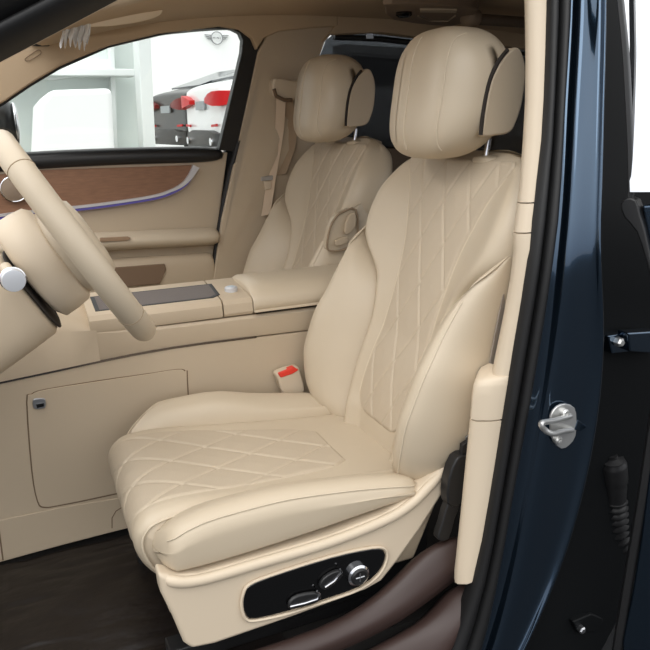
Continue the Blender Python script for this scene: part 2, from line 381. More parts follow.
# winged round sign on the showroom wall
sg = thing('wall_sign', 'grey winged round emblem high on the white showroom wall', 'sign', at(217, 38, y=16.95))
cN = at(217, 38, y=16.95); k = (at(227, 38, y=16.95)-cN).length/10
tube('ring', [cN+V((math.cos(a)*5.6*k, 0, math.sin(a)*5.6*k)) for a in [i*math.pi/16 for i in range(32)]], .5*k, LOGO, sg, n=6, closed=True)
for sgn in (-1, 1):
    for i, (l_, dz) in enumerate(((6.2, 2.4), (5.0, .8), (3.6, -.8))):
        prism('wing_bar', [cN+V((sgn*x_*k, 0, z_*k)) for x_, z_ in ((5.6, dz-.35), (5.6, dz+.35), (5.8+l_, dz+.7), (5.4+l_, dz))], (0, .03, 0), LOGO, sg, bevel=0, smooth=False)
for i, st in enumerate(('M', 'I', 'N', 'I')):
    cu = bpy.data.curves.new('letter', 'FONT'); cu.body = st; cu.size = 3.0*k; cu.extrude = .01; cu.align_x = 'CENTER'
    tmp = bpy.data.objects.new('letter_curve', cu); lm_ = bpy.data.meshes.new_from_object(tmp); bpy.data.objects.remove(tmp)
    lm_.materials.clear(); lm_.materials.append(LOGO)
    ob = bpy.data.objects.new('letter', lm_); C.objects.link(ob); ob.parent = sg
    ob.location = (((-3.4, -1.3, .8, 2.9)[i])*k, -.02, -1.0*k); ob.rotation_euler = (math.pi/2, 0, 0)
# parked cars: rear at local x=0, nose at +x
def parked_car(name, label, loc, psi, paint, lamp, plate_on=True):
    t = thing(name, label, 'car', loc, 'parked cars outside')
    h = V((math.cos(psi), math.sin(psi), 0)); rgt = V((h.y, -h.x, 0)); L0 = V(loc)
    W = lambda x, y, z: L0 + h*x + rgt*y + V((0, 0, z))
    st = [  # x, half width, bottom, belt z, roof z, roof half width
        (0.02, .70, .42, .92, .96, .62), (.0, .84, .34, 1.02, 1.06, .70), (.12, .92, .28, 1.05, 1.10, .74), (.45, .95, .25, 1.06, 1.16, .76), (.9, .96, .25, 1.04, 1.32, .72),
        (1.5, .96, .25, 1.02, 1.46, .66), (2.1, .95, .25, 1.0, 1.50, .64), (2.7, .95, .25, .98, 1.46, .64), (3.3, .95, .25, .97, 1.22, .66), (3.7, .95, .25, .95, 1.02, .70), (4.4, .92, .27, .85, .90, .66), (4.75, .80, .33, .74, .78, .55), (4.85, .6, .4, .62, .64, .4)]
    R = []
    for x, hw, zb, zt, zr, rw_ in st:
        prof = [(-hw*.86, zb), (-hw, zb+.12), (-hw, (zb+zt)/2), (-hw*.985, zt-.1), (-hw*.94, zt), (-rw_, zr-.03), (-rw_*.6, zr), (rw_*.6, zr), (rw_, zr-.03), (hw*.94, zt), (hw*.985, zt-.1), (hw, (zb+zt)/2), (hw, zb+.12), (hw*.86, zb)]
        R.append([W(x, a, b) for a, b in prof])
    loft('body', R, paint, t, sub=2, sharp=0)
    # side glass, rear glass
    for sd_ in (-1, 1):
        prism('side_window', [W(x_, sd_*(y_), z_) for x_, y_, z_ in ((.72, .90, 1.09), (1.45, .90, 1.08), (2.9, .895, 1.05), (3.25, .80, 1.13), (2.65, .70, 1.40), (2.05, .69, 1.43), (1.45, .72, 1.38))], rgt*sd_*.02, CGLS, t, bevel=.005)
        tube('window_trim', [W(x_, sd_*(y_+.018), z_) for x_, y_, z_ in ((.62, .905, 1.10), (1.0, .83, 1.27), (1.45, .745, 1.40), (2.05, .71, 1.46), (2.65, .72, 1.42))], .016, SAT, t, n=6)
        LR = []
        for x_, y_, z_, hh_ in ((-.03, .36, .87, .03), (-.045, .55, .885, .07), (-.04, .72, .89, .095), (.0, .86, .89, .10), (.08, .945, .90, .085), (.2, .985, .925, .05), (.42, .995, .945, .012)):
            o_ = (h*-.03*(1 if y_ < .9 else .2)+rgt*sd_*.03*(1 if y_ > .8 else .1))
            LR.append([W(x_, sd_*y_, z_-hh_)-o_*2, W(x_, sd_*y_, z_-hh_)+o_, W(x_, sd_*y_, z_+hh_*.8)+o_, W(x_, sd_*y_, z_+hh_*.8)-o_*2])
        loft('tail_lamp', LR, lamp, t, sharp=50)
        prism('reflector', [W(-.03+.02*0, sd_*y_, z_) for y_, z_ in ((.50, .54), (.72, .55), (.72, .58), (.50, .57))], h*.02, TAIL, t, bevel=0)
        tube('exhaust', [W(-.07, sd_*.55, .36), W(.15, sd_*.55, .36)], .05, CHR, t, n=14)
        for xw in (.95, 3.85):
            wh = loft('wheel', [[W(xw+math.cos(a)*.34*rr, sd_*(.955+dy), .34+math.sin(a)*.34*rr) for a in [i*math.pi/14 for i in range(28)]] for rr, dy in ((.9, -.22), (1, -.2), (1, -.01), (.93, .012), (.75, .012), (.73, -.02))], BLK, t)
            loft('rim', [[W(xw+math.cos(a)*r_*(1 if (i % 4) < 3 else .82), sd_*(.955+dy), .34+math.sin(a)*r_*(1 if (i % 4) < 3 else .82)) for i, a in enumerate([i*math.pi/20 for i in range(40)])] for r_, dy in ((.25, -.04), (.25, .0), (.06, .012), (.02, .012))], SAT, wh)
    loft('diffuser', [[W(x_, a*ww, b) for a, b in ((-1, .26), (-1, .46), (-.6, .5), (.6, .5), (1, .46), (1, .26))] for x_, ww in ((-.04, .62), (.0, .78), (.3, .88))], SBLK, t)
    prism('rear_window', [W(x_, y_, z_) for x_, y_, z_ in ((.36, -.62, 1.15), (.36, .62, 1.15), (1.2, .55, 1.425), (1.2, -.55, 1.425))], V((0, 0, .025)), CGLS, t, bevel=.004)
    prism('number_plate', [W(-.022, y_, z_) for y_, z_ in ((-.2, .76), (.2, .76), (.2, .87), (-.2, .87))], h*.02, PLATE, t, bevel=0)
    return t
parked_car('parked_car', 'white parked coupe with red tail lamp, nearest the black window frame', at(202, 121, y=8.2).xy.to_3d()+V((0, 0, .95)), math.radians(2), WCAR, TAIL)
parked_car('parked_car', 'dark grey parked car between the shop column and the white car', at(167, 121, y=10.6).xy.to_3d()+V((0, 0, .95)), math.radians(9), DCAR, TAILD)

tag(pix([(268, 30), (262, 95), (246, 170), (224, 300), (205, 300), (222, 165), (240, 95), (248, 36)], (0, .03, 0), BLK, 'trim_13', f=S3(.052), bevel=.002), 'black body flange behind the passenger door shut line', kind='structure')
# ================================================================== PASSENGER FRONT DOOR
pdr = thing('door', 'beige passenger front door with wood inlay, blue light strip and black window frame', 'car door', at(150, 300, f=S3(0)))
pix([(-90, 150), (30, 155), (228, 152), (219, 220), (211, 284), (209, 345), (-90, 345)], (0, .06, 0), BEI, 'trim_panel', pdr, f=S3(.01), bevel=.006)
# belt line pad: rounded black ledge
bl = [(-90, 172), (0, 164), (60, 160), (130, 157), (180, 156), (227, 155)]
R = []
for a, b in bl:
    p = at(a, b, f=S3(0)); R.append([p+V((0, dy, dz)) for dy, dz in ((.05, .036), (.0, .034), (-.022, .022), (-.026, -.004), (-.016, -.024), (.02, -.028), (.05, -.02))])
loft('belt_pad', R, SBLK, pdr, sub=2, sharp=0)
pix([(-90, 166), (0, 158), (60, 153.5), (130, 150.5), (220, 147), (220, 150), (130, 153.5), (60, 156.5), (0, 161), (-90, 169)], (0, .02, 0), SAT, 'belt_molding', pdr, f=S3(.055), bevel=.002)
# window frame: rear upright, top run and the slim seal down the shut line
pix([(219, 150), (226, 120), (235, 82), (242, 52), (243, 40), (240, 33), (232, 29), (215, 28.5), (190, 30), (160, 35), (110, 47), (85, 58), (60, 69), (30, 87), (5, 104), (-60, 140), (-60, 134), (5, 98), (30, 81), (60, 63), (85, 52), (110, 42), (160, 30), (190, 26), (220, 22), (246, 26), (257, 36), (260, 52), (254, 85), (246, 120), (237, 152)],
    (0, .04, 0), SBLK, 'window_frame', pdr, f=S3(-.012), bevel=.003)
tube('shut_line_seal', [at(x_, y_, f=S3(-.008)) for x_, y_ in ((239, 140), (232, 165), (225, 195), (219, 230), (213, 270), (211, 300))], .011, BLK, pdr, n=8)
pix([(-60, 138), (5, 102), (30, 86), (60, 68), (110, 46), (160, 34), (215, 27), (243, 34), (244, 50), (220, 152), (130, 155), (-60, 168)], (0, .004, 0), GLASS, 'window_glass', pdr, f=S3(.03), bevel=0)
pix([(-90, 184), (40, 170), (120, 167.5), (193, 165), (188, 176), (180, 185), (168, 191), (150, 196), (100, 204), (50, 210), (0, 215), (-90, 232)], (0, .02, 0), WOOD, 'wood_inlay', pdr, f=S3(-.004), bevel=.002)
st = cat([at(x_, y_, f=S3(-.008)) for x_, y_ in ((-90, 230), (0, 214.5), (50, 209), (100, 203.5), (150, 196), (170, 190), (182, 183), (189, 174), (193, 165))], 6)
def ribbon(name, path, w0, w1, off, m, parent, th=.012):
    """flat strip on the door skin: width grows along the path"""
    R = []; N = len(path)
    for i, p in enumerate(path):
        t = (path[min(i+1, N-1)]-path[max(i-1, 0)]).normalized(); nrm = V((t.z, 0, -t.x))
        wd = w0+(w1-w0)*max(0, (i/(N-1)-.62)/.38)**1.3
        a = p+nrm*off; b = p+nrm*(off+wd)
        R.append([a+V((0, .01, 0)), a+V((0, -th, 0)), b+V((0, -th, 0)), b+V((0, .01, 0))])
    return loft(name, R, m, parent, sharp=30)
ribbon('chrome_strip', st, .009, .026, -.002, mat('pale_silver_strip', (205, 204, 206), .35, metal=.5), pdr)
ribbon('light_strip', st, .008, .009, .008, AMB, pdr, th=.010)
# armrest and lower ledge: bulged sections along the door
def bulge(name, top, prof, m, **k):
    R = []
    for a, b in top:
        p = at(a, b, f=S3(.01)); R.append([p+V((0, -dy, dz)) for dy, dz in prof])
    return loft(name, R, m, pdr, sub=2, sharp=0, **k)
bulge('armrest', [(-90, 246), (0, 240), (60, 236), (110, 233), (160, 231), (205, 229), (217, 228)], [(0, .012), (.03, .006), (.062, -.004), (.075, -.022), (.068, -.045), (.04, -.058), (0, -.066)], LEA)
bulge('lower_panel', [(-90, 283), (0, 270), (60, 264), (110, 259), (160, 256), (205, 253), (213, 252)], [(0, .01), (.022, .004), (.04, -.012), (.042, -.06), (.036, -.14), (.02, -.2), (0, -.22)], BEI)
pix([(112, 268), (165, 264), (166, 270), (160, 284), (105, 289)], (0, .02, 0), mat('brown_pocket', (120, 98, 78), .8), 'door_pocket', pdr, f=S3(-.038), bevel=.003)
pix([(100, 238), (128, 236.5), (131, 238), (128, 240.5), (100, 242)], (0, .01, 0), mat('brown_slot', (150, 124, 98), .7), 'pull_handle', pdr, f=S3(-.07), bevel=.002)
# speaker
sc_ = at(14, 189, f=S3(-.010)); rr = .042
spk = loft('speaker', [[sc_+V((math.cos(a)*r_, y_, math.sin(a)*r_)) for a in [i*math.pi/20 for i in range(40)]] for r_, y_ in ((rr, .01), (rr, -.012), (rr*.6, -.016), (.002, -.017))], GREY, pdr)
tube('chrome_ring', [sc_+V((math.cos(a)*rr, -.010, math.sin(a)*rr)) for a in [i*math.pi/20 for i in range(40)]], .0035, CHR, spk, n=8, closed=True)
# outside mirror
mr = thing('door_mirror', 'black round-backed outside mirror beyond the passenger window', 'mirror', at(0, 148, y=1.36))
mc = at(1, 124, y=1.42)
loft('housing', superell(mc, .055, .11, .095, 2.6, 2.3, 32, 18), SBLK, mr)
loft('mirror_glass', superell(mc+V((.048, -.01, 0)), .012, .09, .075, 2.4, 2.4, 32, 14), CHR, mr)
boxm('foot', mc+V((-.03, -.14, -.12)), mc+V((.03, .04, -.08)), SBLK, mr, bevel=.01)

# ================================================================== SEATS
AL = math.radians(17.5); TT = V((math.sin(AL), 0, math.cos(AL))); NN = V((-math.cos(AL), 0, math.sin(AL))); OO = V((0, 0, .75))
def SB(t, w, n, oy=0): return OO + V((0, oy, 0)) + TT*t + V((0, w, 0)) + NN*n
WS = [(-.05, .135), (.04, .148), (.10, .155), (.2, .16), (.3, .165), (.37, .18), (.42, .205), (.46, .24), (.50, .287), (.535, .310), (.59, .318), (.64, .312), (.69, .292), (.72, .272), (.745, .245), (.765, .205), (.776, .15)]
WI = [(.07, .04), (.076, .075), (.09, .10), (.12, .112), (.2, .112), (.3, .108), (.36, .106), (.45, .110), (.53, .122), (.59, .142), (.66, .170), (.70, .195), (.735, .215), (.748, .20)]
def nfront(t, w):
    W = interp(WS, t); u = min(abs(w)/W, 1)
    rise = interp([(0, .035), (.2, .03), (.4, .03), (.52, .058), (.62, .05), (.72, .025), (.776, .01)], t)
    base = -.018 + .012*math.sin(math.pi*min(max(t/.3, 0), 1)) - .012*max(0, (t-.62)/.15)**2
    ui = interp(WI, t)/W if t > .07 else .6
    s = min(max((u-ui*.9)/(1-ui*.9), 0), 1); s = s*s*(3-2*s)
    return base + rise*s
def quilt_lines(a, b, slope, sp, depth=.0032, sig=.0034, puff=.0016):
    k = 1/math.sqrt(1+slope*slope)
    d1 = (b - slope*a)*k; d2 = (b + slope*a)*k; q = sp*slope*k
    m1 = abs((d1/q) % 1 - .5)*0; d1 = abs(((d1/q+.5) % 1)-.5)*q; d2 = abs(((d2/q+.5) % 1)-.5)*q
    return -depth*(math.exp(-(d1/sig)**2)+math.exp(-(d2/sig)**2)) + puff*min(1, (d1/(q*.5)))*min(1, d2/(q*.5))
def make_back(root):
    rows = [-.03, 0] + [i*.02+.02 for i in range(37)] + [.765, .772, .776]
    rings = []; M = 40
    for t in rows:
        W = interp(WS, t); R = []
        shr = 0 if t < .735 else min(1, (t-.735)/.042)
        for j in range(M+1):
            u = -1+2*j/M; uu = math.copysign(1-(1-abs(u))**1.25, u)*.97
            n = nfront(t, uu*W)
            e = max(0, (abs(uu)-.80)/.17); n -= .05*e**2.4*(1 if t > .42 else .5)
            n = n*(1-.0*shr) - .045*shr**2.2
            R.append(SB(t - .012*shr*0, uu*W, n))
        for w_, n_ in ((1.0, -.06), (1.0, -.085), (.93, -.11), (.5, -.125), (0, -.128), (-.5, -.125), (-.93, -.11), (-1.0, -.085), (-1.0, -.06)):
            R.append(SB(t, w_*W, n_ + .045*shr**2))
        rings.append(R)
    bk = loft('backrest', rings, LEA, root, sub=1, sharp=0)
    # quilted insert
    def fi(a, b):
        t = .072 + (.748-.072)*a; wi = interp(WI, t); w_ = (-1+2*b)*wi
        ed = min((1-abs(-1+2*b))*wi, (t-.07)*.8, (.752-t)*.8)
        sh_ = 0 if t < .735 else min(1, (t-.735)/.042)
        n = nfront(t, w_) - .045*sh_**2.2 + .0045 + quilt_lines(t-.03, w_, .50, .205)*min(1, ed/.012) - .0055*math.exp(-(ed/.005)**2)
        return SB(t, w_, n)
    ins = grid('quilted_insert', fi, 240, 130, PERF, bk, sharp=0, label='quilted perforated leather centre of the backrest')
    edge = [SB(t, s*interp(WI, t), nfront(t, interp(WI, t))+.002) for s in (1,) for t in [.10+i*.02 for i in range(32)]]
    # side bolsters
    for s in (1, -1):
        WO = [(0, .20), (.03, .248), (.06, .268), (.1, .285), (.2, .303), (.28, .306), (.36, .300), (.44, .302), (.50, .306), (.55, .307)]
        NM = [(0, .015), (.04, .062), (.1, .094), (.18, .112), (.26, .108), (.34, .09), (.42, .070), (.48, .052), (.53, .036), (.555, .026)]
        R = []; RP = []
        for t in [0.0, .008, .02, .04, .06, .08] + [.10+i*.02 for i in range(22)] + [.535, .545, .555]:
            ws = interp(WS, t)-.004; wo = interp(WO, t); nm = interp(NM, t)
            e = min(1, (t+.004)/.035); f2 = min(1, max(.02, (.556-t)/.07)); ee = min(e**.5, f2**.6)
            wsx = min(ws, wo-.012)
            cp = [(wsx-.006, -.03), (wsx+.006, .0+.10*nm), (wsx+(wo-wsx)*.35, .60*nm+.004), (wsx+(wo-wsx)*.68, .97*nm), (wo-.020, .93*nm), (wo-.004, .62*nm), (wo+.002, .0), (wo-.004, -.07), (wo-.03, -.115), ((wsx+wo)/2, -.12), (wsx, -.11)]
            cen = (wsx+wo)/2
            cp = [(cen+(w_-cen)*ee, -.01+(n_+.01)*ee) for w_, n_ in cp]
            R.append(cat([SB(t, s*a, b) for a, b in cp], 4, True))
            if .03 < t < .45: RP.append(SB(t, s*(wo-.0195), .935*nm+.0006))
        bo = loft('side_bolster', R, LEA, root, sharp=0)
        tube('stitch_seam', cat(RP, 2), .0016, STI, bo, n=6)
    # headrest carrier on the top edge, posts
    tube('seam_piping', cat([SB(t, -interp(WI, t)-.002, nfront(t, interp(WI, t))+.0) for t in [.11+i*.03 for i in range(21)]], 2), .0018, STI, bk, n=6)
    tube('seam_piping', cat([SB(t, interp(WI, t)+.002, nfront(t, interp(WI, t))+.0) for t in [.11+i*.03 for i in range(21)]], 2), .0018, STI, bk, n=6)
    return bk
def make_headrest(root):
    c = V((.206, 0, 1.598)); lean = .14
    def sk(p): return V((p.x + lean*p.z - .014*(p.z/.13)**2 - .0*p.y + .02*(abs(p.y)/.135)**3*(1 if p.x < 0 else 0), p.y*(1-.10*max(0, p.z/.13)**2), p.z))
    R = superell(c, .099, .152, .142, 3.5, 2.8, 84, 48, sk)
    hd = loft('headrest', R, LEA, root, sharp=0)
    # seams up the front face, and the smooth inlay panels between them
    def front(y, z):
        # front skin of the block at (y, z)
        e1, e2 = 3.5, 2.8
        cz = max(1e-4, (1-abs(z/.142)**e2))**(1/e2); yy = y/(1-.10*max(0, z/.134)**2)
        q = max(1e-4, 1-abs(yy/(.152*cz))**e1)**(1/e1) if abs(yy) < .152*cz else .001
        return V(c)+sk(V((-.099*cz*q, yy, z)))
    for y in (-.108, .004):
        pts = [front(y*(1-.12*(z_/.13)**2), z_)+V((-.0008, 0, 0)) for z_ in [-.120+i*.240/30 for i in range(31)]]
        tube('front_seam', pts, .0017, STI, hd, n=6)
    def pan(y0, y1, nm):
        return grid(nm, lambda a, b: front((y0+(y1-y0)*b)*(1-.12*((-.105+.2*a)/.13)**2), -.105+.2*a)+V((-.0012, 0, 0)), 26, 10, PERF, hd)
    pan(.045, .10, 'perforated_panel')
    # rear shell: rounded block with its own outline, a dark gap before it
    oc = [(.012, -.088), (.004, -.04), (.004, .0), (.010, .03), (.026, .058), (.046, .080), (.064, .088), (.080, .078), (.094, .04), (.098, -.02), (.094, -.06), (.084, -.084), (.05, -.090)]
    oc = [(x_+lean*z_-.014*(z_/.13)**2, z_) for x_, z_ in oc]
    prof = cat([c+V((x_, 0, z_)) for x_, z_ in oc], 5, True)
    prism('rear_shell', [p+V((0, -.1545, 0)) for p in prof], (0, .309, 0), BEI, hd, bevel=.010, seg=4)
    for s in (-1, 1):
        tube('shadow_gap', cat([c+V((x_-.003, s*.151, z_+(.003 if z_ > .05 else 0))) for x_, z_ in oc[:6]], 5), .0045, DRK, hd, n=8)
    for s in (-1, 1):
        tube('post', [V((.258, s*.085, 1.42)), V((.266, s*.085, 1.50))], .007, CHR, hd, n=12)
        loft('post_guide', superell(V((.268, s*.085, 1.452)), .028, .036, .012, 3.4, 2.4, 28, 12), LEA, hd)
    return hd
def make_cushion(root):
    YS = .203
    path = [(-.535, .655), (-.562, .672), (-.588, .71), (-.602, .755), (-.598, .79), (-.575, .815), (-.53, .826), (-.46, .824), (-.36, .812), (-.24, .798), (-.12, .786), (-.03, .779), (.03, .776)]
    P = cat([V((x, 0, z)) for x, z in path], 16); N = len(P)
    # arc length
    al = [0]
    for i in range(1, N): al.append(al[-1]+(P[i]-P[i-1]).length)
    def pn(i):
        t = (P[min(i+1, N-1)]-P[max(i-1, 0)]).normalized(); return V((-t.z, 0, t.x))
    def halfw(i):
        x = P[i].x
        s = al[i]
        return .203+.012*min(1, s/.16) if s < .16 else .215 - .012*min(1, max(0, (x+.5)/.5))
    rings = []; M = 28
    for i in range(N):
        hw = halfw(i); nrm = pn(i); R = []
        for j in range(M+1):
            u = -1+2*j/M
            h_ = -.028*max(0, (abs(u)-.86)/.14)**2 + .010*max(0, abs(u)-.62)*(1-max(0, (abs(u)-.86)/.14)) - .006*(1-u*u)*(.3+.7*min(1, max(0, (P[i].x+.56)/.12)))
            R.append(P[i]+V((0, u*hw, 0))+nrm*h_)
        bz = V((max(P[i].x, -.525), 0, .725))
        R.append(bz+V((0, hw*.97, 0))); R.append(bz-V((0, hw*.97, 0)))
        rings.append(R)
    cu = loft('cushion', rings, LEA, root, sharp=60)
    # quilted insert lying over the cushion and nose
    i0 = next(i for i in range(N) if al[i] > .045); i1 = next(i for i in range(N) if P[i].x > -.095)
    s0, s1 = al[i0], al[i1]
    def pos(s):
        j = next((q for q in range(1, N) if al[q] >= s), N-1); f_ = (s-al[j-1])/(al[j]-al[j-1]); return P[j-1].lerp(P[j], f_), pn(j-1).lerp(pn(j), f_), j
    def fc(a, b):
        s = s0+(s1-s0)*a; p, nrm, j = pos(s)
        wi = interp([(0, .120), (.25, .168), (.5, .160), (.8, .130), (.93, .112), (1, .085)], a)
        y = (-1+2*b)*wi; u = y/halfw(j)
        h_ = -.006*(1-u*u)*(.3+.7*min(1, max(0, (p.x+.56)/.12)))
        ed = min((1-abs(-1+2*b))*wi, (1-a)*(s1-s0)*1.0, 1)
        return p+V((0, y, 0))+nrm*(h_+.0045+quilt_lines(s-.47, y, .62, .185)*min(1, ed/.012) - .0055*math.exp(-(ed/.005)**2))
    grid('quilted_insert', fc, 260, 120, PERF, cu, sharp=0, label='quilted perforated leather centre of the cushion')
    # raised seam along the inner edge of the piping
    for s in (1, -1):
        tube('edge_piping', [P[i]+V((0, s*(halfw(i)*.985), 0))+pn(i)*-.012 for i in range(3, N-8, 2)], .0022, STI, cu, n=6)
        # bolster
        zt = [(-.575, .775), (-.56, .80), (-.53, .822), (-.46, .838), (-.34, .842), (-.2, .830), (-.08, .812), (0, .795), (.02, .78)]
        if s > 0: zt = [(x, z+.012+.022*math.exp(-((x+.40)/.13)**2)) for x, z in zt]
        zb = [(-.575, .75), (-.56, .735), (-.5, .733), (-.3, .742), (-.1, .758), (.02, .765)]
        R = []; RP = []
        for x in [-.574, -.5725, -.570, -.562, -.552, -.54, -.52, -.49] + [-.46+i*.04 for i in range(11)] + [-.03, -.012, .0, .008, .013]:
            a, b = interp(zt, x), interp(zb, x)
            fe = (min(1, max(.0, (x+.5745)/.032))**.42 if s < 0 else min(1, max(.0, (x+.5745)/.12))**.5) if x < -.45 else min(1, max(.08, (.0145-x)/.04))**.5
            yo = .188+(.286-.188)*fe; yi = .186
            cy_, cz_ = .235, (a+b)/2
            cp = [(yi, b+.0), (yi, (a+b)/2+.008), (yi+.014, a-.016), (yi+.045*fe, a-.002), (yo-.030, a), (yo-.010, a-.012), (yo-.001, a-.030), (yo, (a+b)/2), (yo-.006, b+.008), (yo-.022, b)]
            fz = (.80+.20*fe) if (s < 0 and x < -.45) else (.45+.55*fe)
            cp = [(y_, cz_+(z_-cz_)*fz) for y_, z_ in cp]
            R.append(cat([V((x, s*y_, z_)) for y_, z_ in cp], 4, True))
            if x > -.556 and x < .0: RP.append(V((x, s*(yo-.0085), cz_+(a-.0115-cz_)*fz+.0015)))
        bo = loft('cushion_bolster', R, LEA, root, sharp=0)
        tube('stitch_seam', cat(RP, 2), .0014, STI, bo, n=6)
    return cu
seat = thing('seat', 'beige quilted leather driver seat nearest the open door, red-tabbed buckle beside it', 'car seat', (-.1, 0, .47), 'front seats')
make_cushion(seat); make_back(seat); make_headrest(seat)
# passenger seat: copy of the same parts, a little further back
def copy_tree(o, parent=None):
    c = o.copy(); C.objects.link(c)
    if parent: c.parent = parent
    for ch in list(o.children): copy_tree(ch, c)
    return c
ps = copy_tree(seat); ps.location = V((-.01, .86, .487)); ps.name = 'seat'
ps['label'] = 'beige quilted leather passenger seat beyond the centre console, in front of the far pillar'
PO = ps.location - seat.location
# switch pad on the passenger backrest's inner side
fy = PO.y-.315
pd = pix([(343, 212), (356, 210), (357, 240), (345, 249), (331, 251), (327, 246), (330, 228), (336, 217)], (0, .03, 0), LEA, 'switch_pad', ps, 2, y=fy, bevel=.004, label='beige seat adjustment pad')
tube('pad_rim', cat([at(a, b, y=fy-.003) for a, b in [(343, 212), (356, 210), (357, 240), (345, 249), (331, 251), (327, 246), (330, 228), (336, 217)]], 3, True), .0035, mat('brown_gap', (150, 130, 106), .7), pd, n=6, closed=True)
pix([(347, 215), (354, 213), (354, 226), (346, 234), (343, 231)], (0, -.014, 0), BEI, 'switch', pd, 2, y=fy, bevel=.004)
pix([(334, 240), (346, 236), (346, 242), (335, 246)], (0, -.014, 0), BEI, 'switch', pd, 2, y=fy, bevel=.004)
# driver seat base with control panel
vy = -.285
vo = [(158, 574), (172, 577), (200, 575), (260, 558), (330, 537), (385, 515), (412, 498), (432, 478), (452, 462), (455, 476), (440, 500), (420, 531), (395, 566), (382, 582), (366, 591), (290, 619), (215, 645), (192, 650), (184, 644), (172, 616), (161, 594)]
bs = pix(vo, (0, .045, 0), BEI2, 'seat_base', seat, y=vy, bevel=.010, seg=4, label='cream seat base cover')
lip = cat([at(a, b, y=vy) + V((0, d, 0)) for a, b, d in ((160, 580, .03), (172, 582, .004), (200, 580, 0), (260, 563, 0), (330, 542, 0), (385, 520, 0), (412, 503, 0), (432, 484, .002), (450, 468, .008))], 5)
tube('ledge', lip, lambda q: .012*min(1, .3+6*min(q, 1-q)), BEI2, bs, n=14, sx_=.9)
prism('inner_side', [V((-.09, -.24, .58)), V((.0, -.24, .58)), V((.07, -.24, .74)), V((.07, -.24, .80)), V((-.02, -.24, .77))], (0, .05, 0), BEI, seat, bevel=.008)
boxm('front_valance', (-.555, -.24, .60), (-.45, .24, .72), BEI2, seat, bevel=.02)
boxm('underframe', (-.50, -.22, .50), (.05, .22, .74), SBLK, seat, bevel=.01)
for s in (-1, 1):
    boxm('slide_rail', (-.56, s*.19-.025, .472), (.12, s*.19+.025, .51), SBLK, seat, bevel=.004)
cpn = pix([(244, 593), (250, 586), (270, 577), (330, 558), (372, 549), (384, 551), (385, 560), (378, 573), (360, 587), (330, 598), (290, 611), (256, 619), (247, 617), (243, 605)], (0, .012, 0), GBLK, 'control_panel', seat, 2, y=vy-.006, bevel=.003, label='gloss black seat control panel')
tube('panel_rim', cat([at(a, b, y=vy-.004) for a, b in [(243, 594), (249, 584.5), (270, 575.5), (330, 556.5), (372, 547.5), (385.5, 549.5), (386.5, 560), (379, 574.5), (361, 588.5), (330, 600), (290, 613), (256, 620.5), (245.5, 618.5), (241.5, 606)]], 3, True), .0035, BEI2, cpn, n=6, closed=True)
def switch(pts, nm, edge):
    o = pix(pts, (0, -.010, 0), SBLK, nm, cpn, 2, y=vy-.006, bevel=.005)
    return o
switch([(288, 599), (296, 593), (312, 590), (320, 592), (318, 599), (308, 603), (292, 607), (287, 605)], 'slide_switch', 0)
tube('switch_chrome', [at(a, b, y=vy-.0165) for a, b in ((290, 606.5), (305, 603), (317, 599), (320, 594), (317, 591))], .0022, CHR, cpn, n=6)
switch([(318, 583), (322, 576), (331, 570), (340, 568), (341, 573), (334, 581), (326, 587), (320, 587)], 'recline_switch', 0)
tube('switch_chrome', [at(a, b, y=vy-.0165) for a, b in ((325, 587), (334, 581), (341, 573), (340, 569))], .0022, CHR, cpn, n=6)
kc = at(357, 573.5, y=vy-.006)
def disc(nm, r0, y0, y1, m, par, cx=kc):
    return loft(nm, [[cx+V((math.cos(a)*r_, y_, math.sin(a)*r_)) for a in [i*math.pi/20 for i in range(40)]] for r_, y_ in ((r0, y0), (r0, y1), (r0*.82, y1-.003), (r0*.1, y1-.001))], m, par, sharp=35)
disc('lumbar_knob', .0245, 0, -.009, CHR, cpn); disc('knob_centre', .019, -.007, -.013, SBLK, cpn)
tube('knob_cross', [kc+V((-.010, -.0145, 0)), kc+V((.010, -.0145, 0))], .0018, SAT, cpn, n=6)
tube('knob_cross', [kc+V((0, -.0145, -.010)), kc+V((0, -.0145, .010))], .0018, SAT, cpn, n=6)

# ================================================================== CENTRE CONSOLE
CY = .325
con = thing('center_console', 'beige centre console between the front seats with padded armrest and dark lid', 'console', (-.5, .44, .47))
def along(name, prof, xs, m, parent, **k):
    """section (y, z offsets) swept along x; prof may be a function of x"""
    R = [[V((x, a, b)) for a, b in (prof(x) if callable(prof) else prof)] for x in xs]
    return loft(name, R, m, parent, **k)
XS = [-1.40, -1.1, -.9, -.75, -.6, -.45, -.3, -.17, -.05, .1, .25]
zl = lambda x: interp([(-1.4, .91), (-.82, .955), (-.36, .982), (-.17, .979), (.25, .968)], x)        # waist line
zf_ = lambda x: interp([(-1.4, .45), (-.88, .478), (-.58, .489), (.25, .495)], x)
along('side_panel', lambda x: [(CY, zf_(x)), (CY, zl(x)-.002), (CY+.02, zl(x)-.002), (.52, zl(x)), (.54, zf_(x))], XS, BEI, con, sharp=30)
zt_ = lambda x: interp([(-1.4, 1.10), (-.67, 1.062), (-.45, 1.043), (-.16, 1.041), (.25, 1.04)], x)
along('upper_band', lambda x: [(CY+.003, zl(x)+.002), (CY+.001, zl(x)+.006), (CY+.001, zt_(x)-.008), (CY+.006, zt_(x)), (.53, zt_(x)+.01), (.54, zl(x)+.002)], XS, BEI, con, sharp=30)
prism('chrome_line', [V((x, CY-.0015, zl(x)-.0025)) for x in [-1.4+i*.1 for i in range(12)]+[-.2, -.172]] + [V((x, CY-.0015, zl(x)+.0022)) for x in [-.172, -.2]+[-.3-i*.1 for i in range(12)]], (0, .006, 0), mat('dark_chrome', (120, 112, 108), .25, metal=1), con, bevel=0, smooth=False)
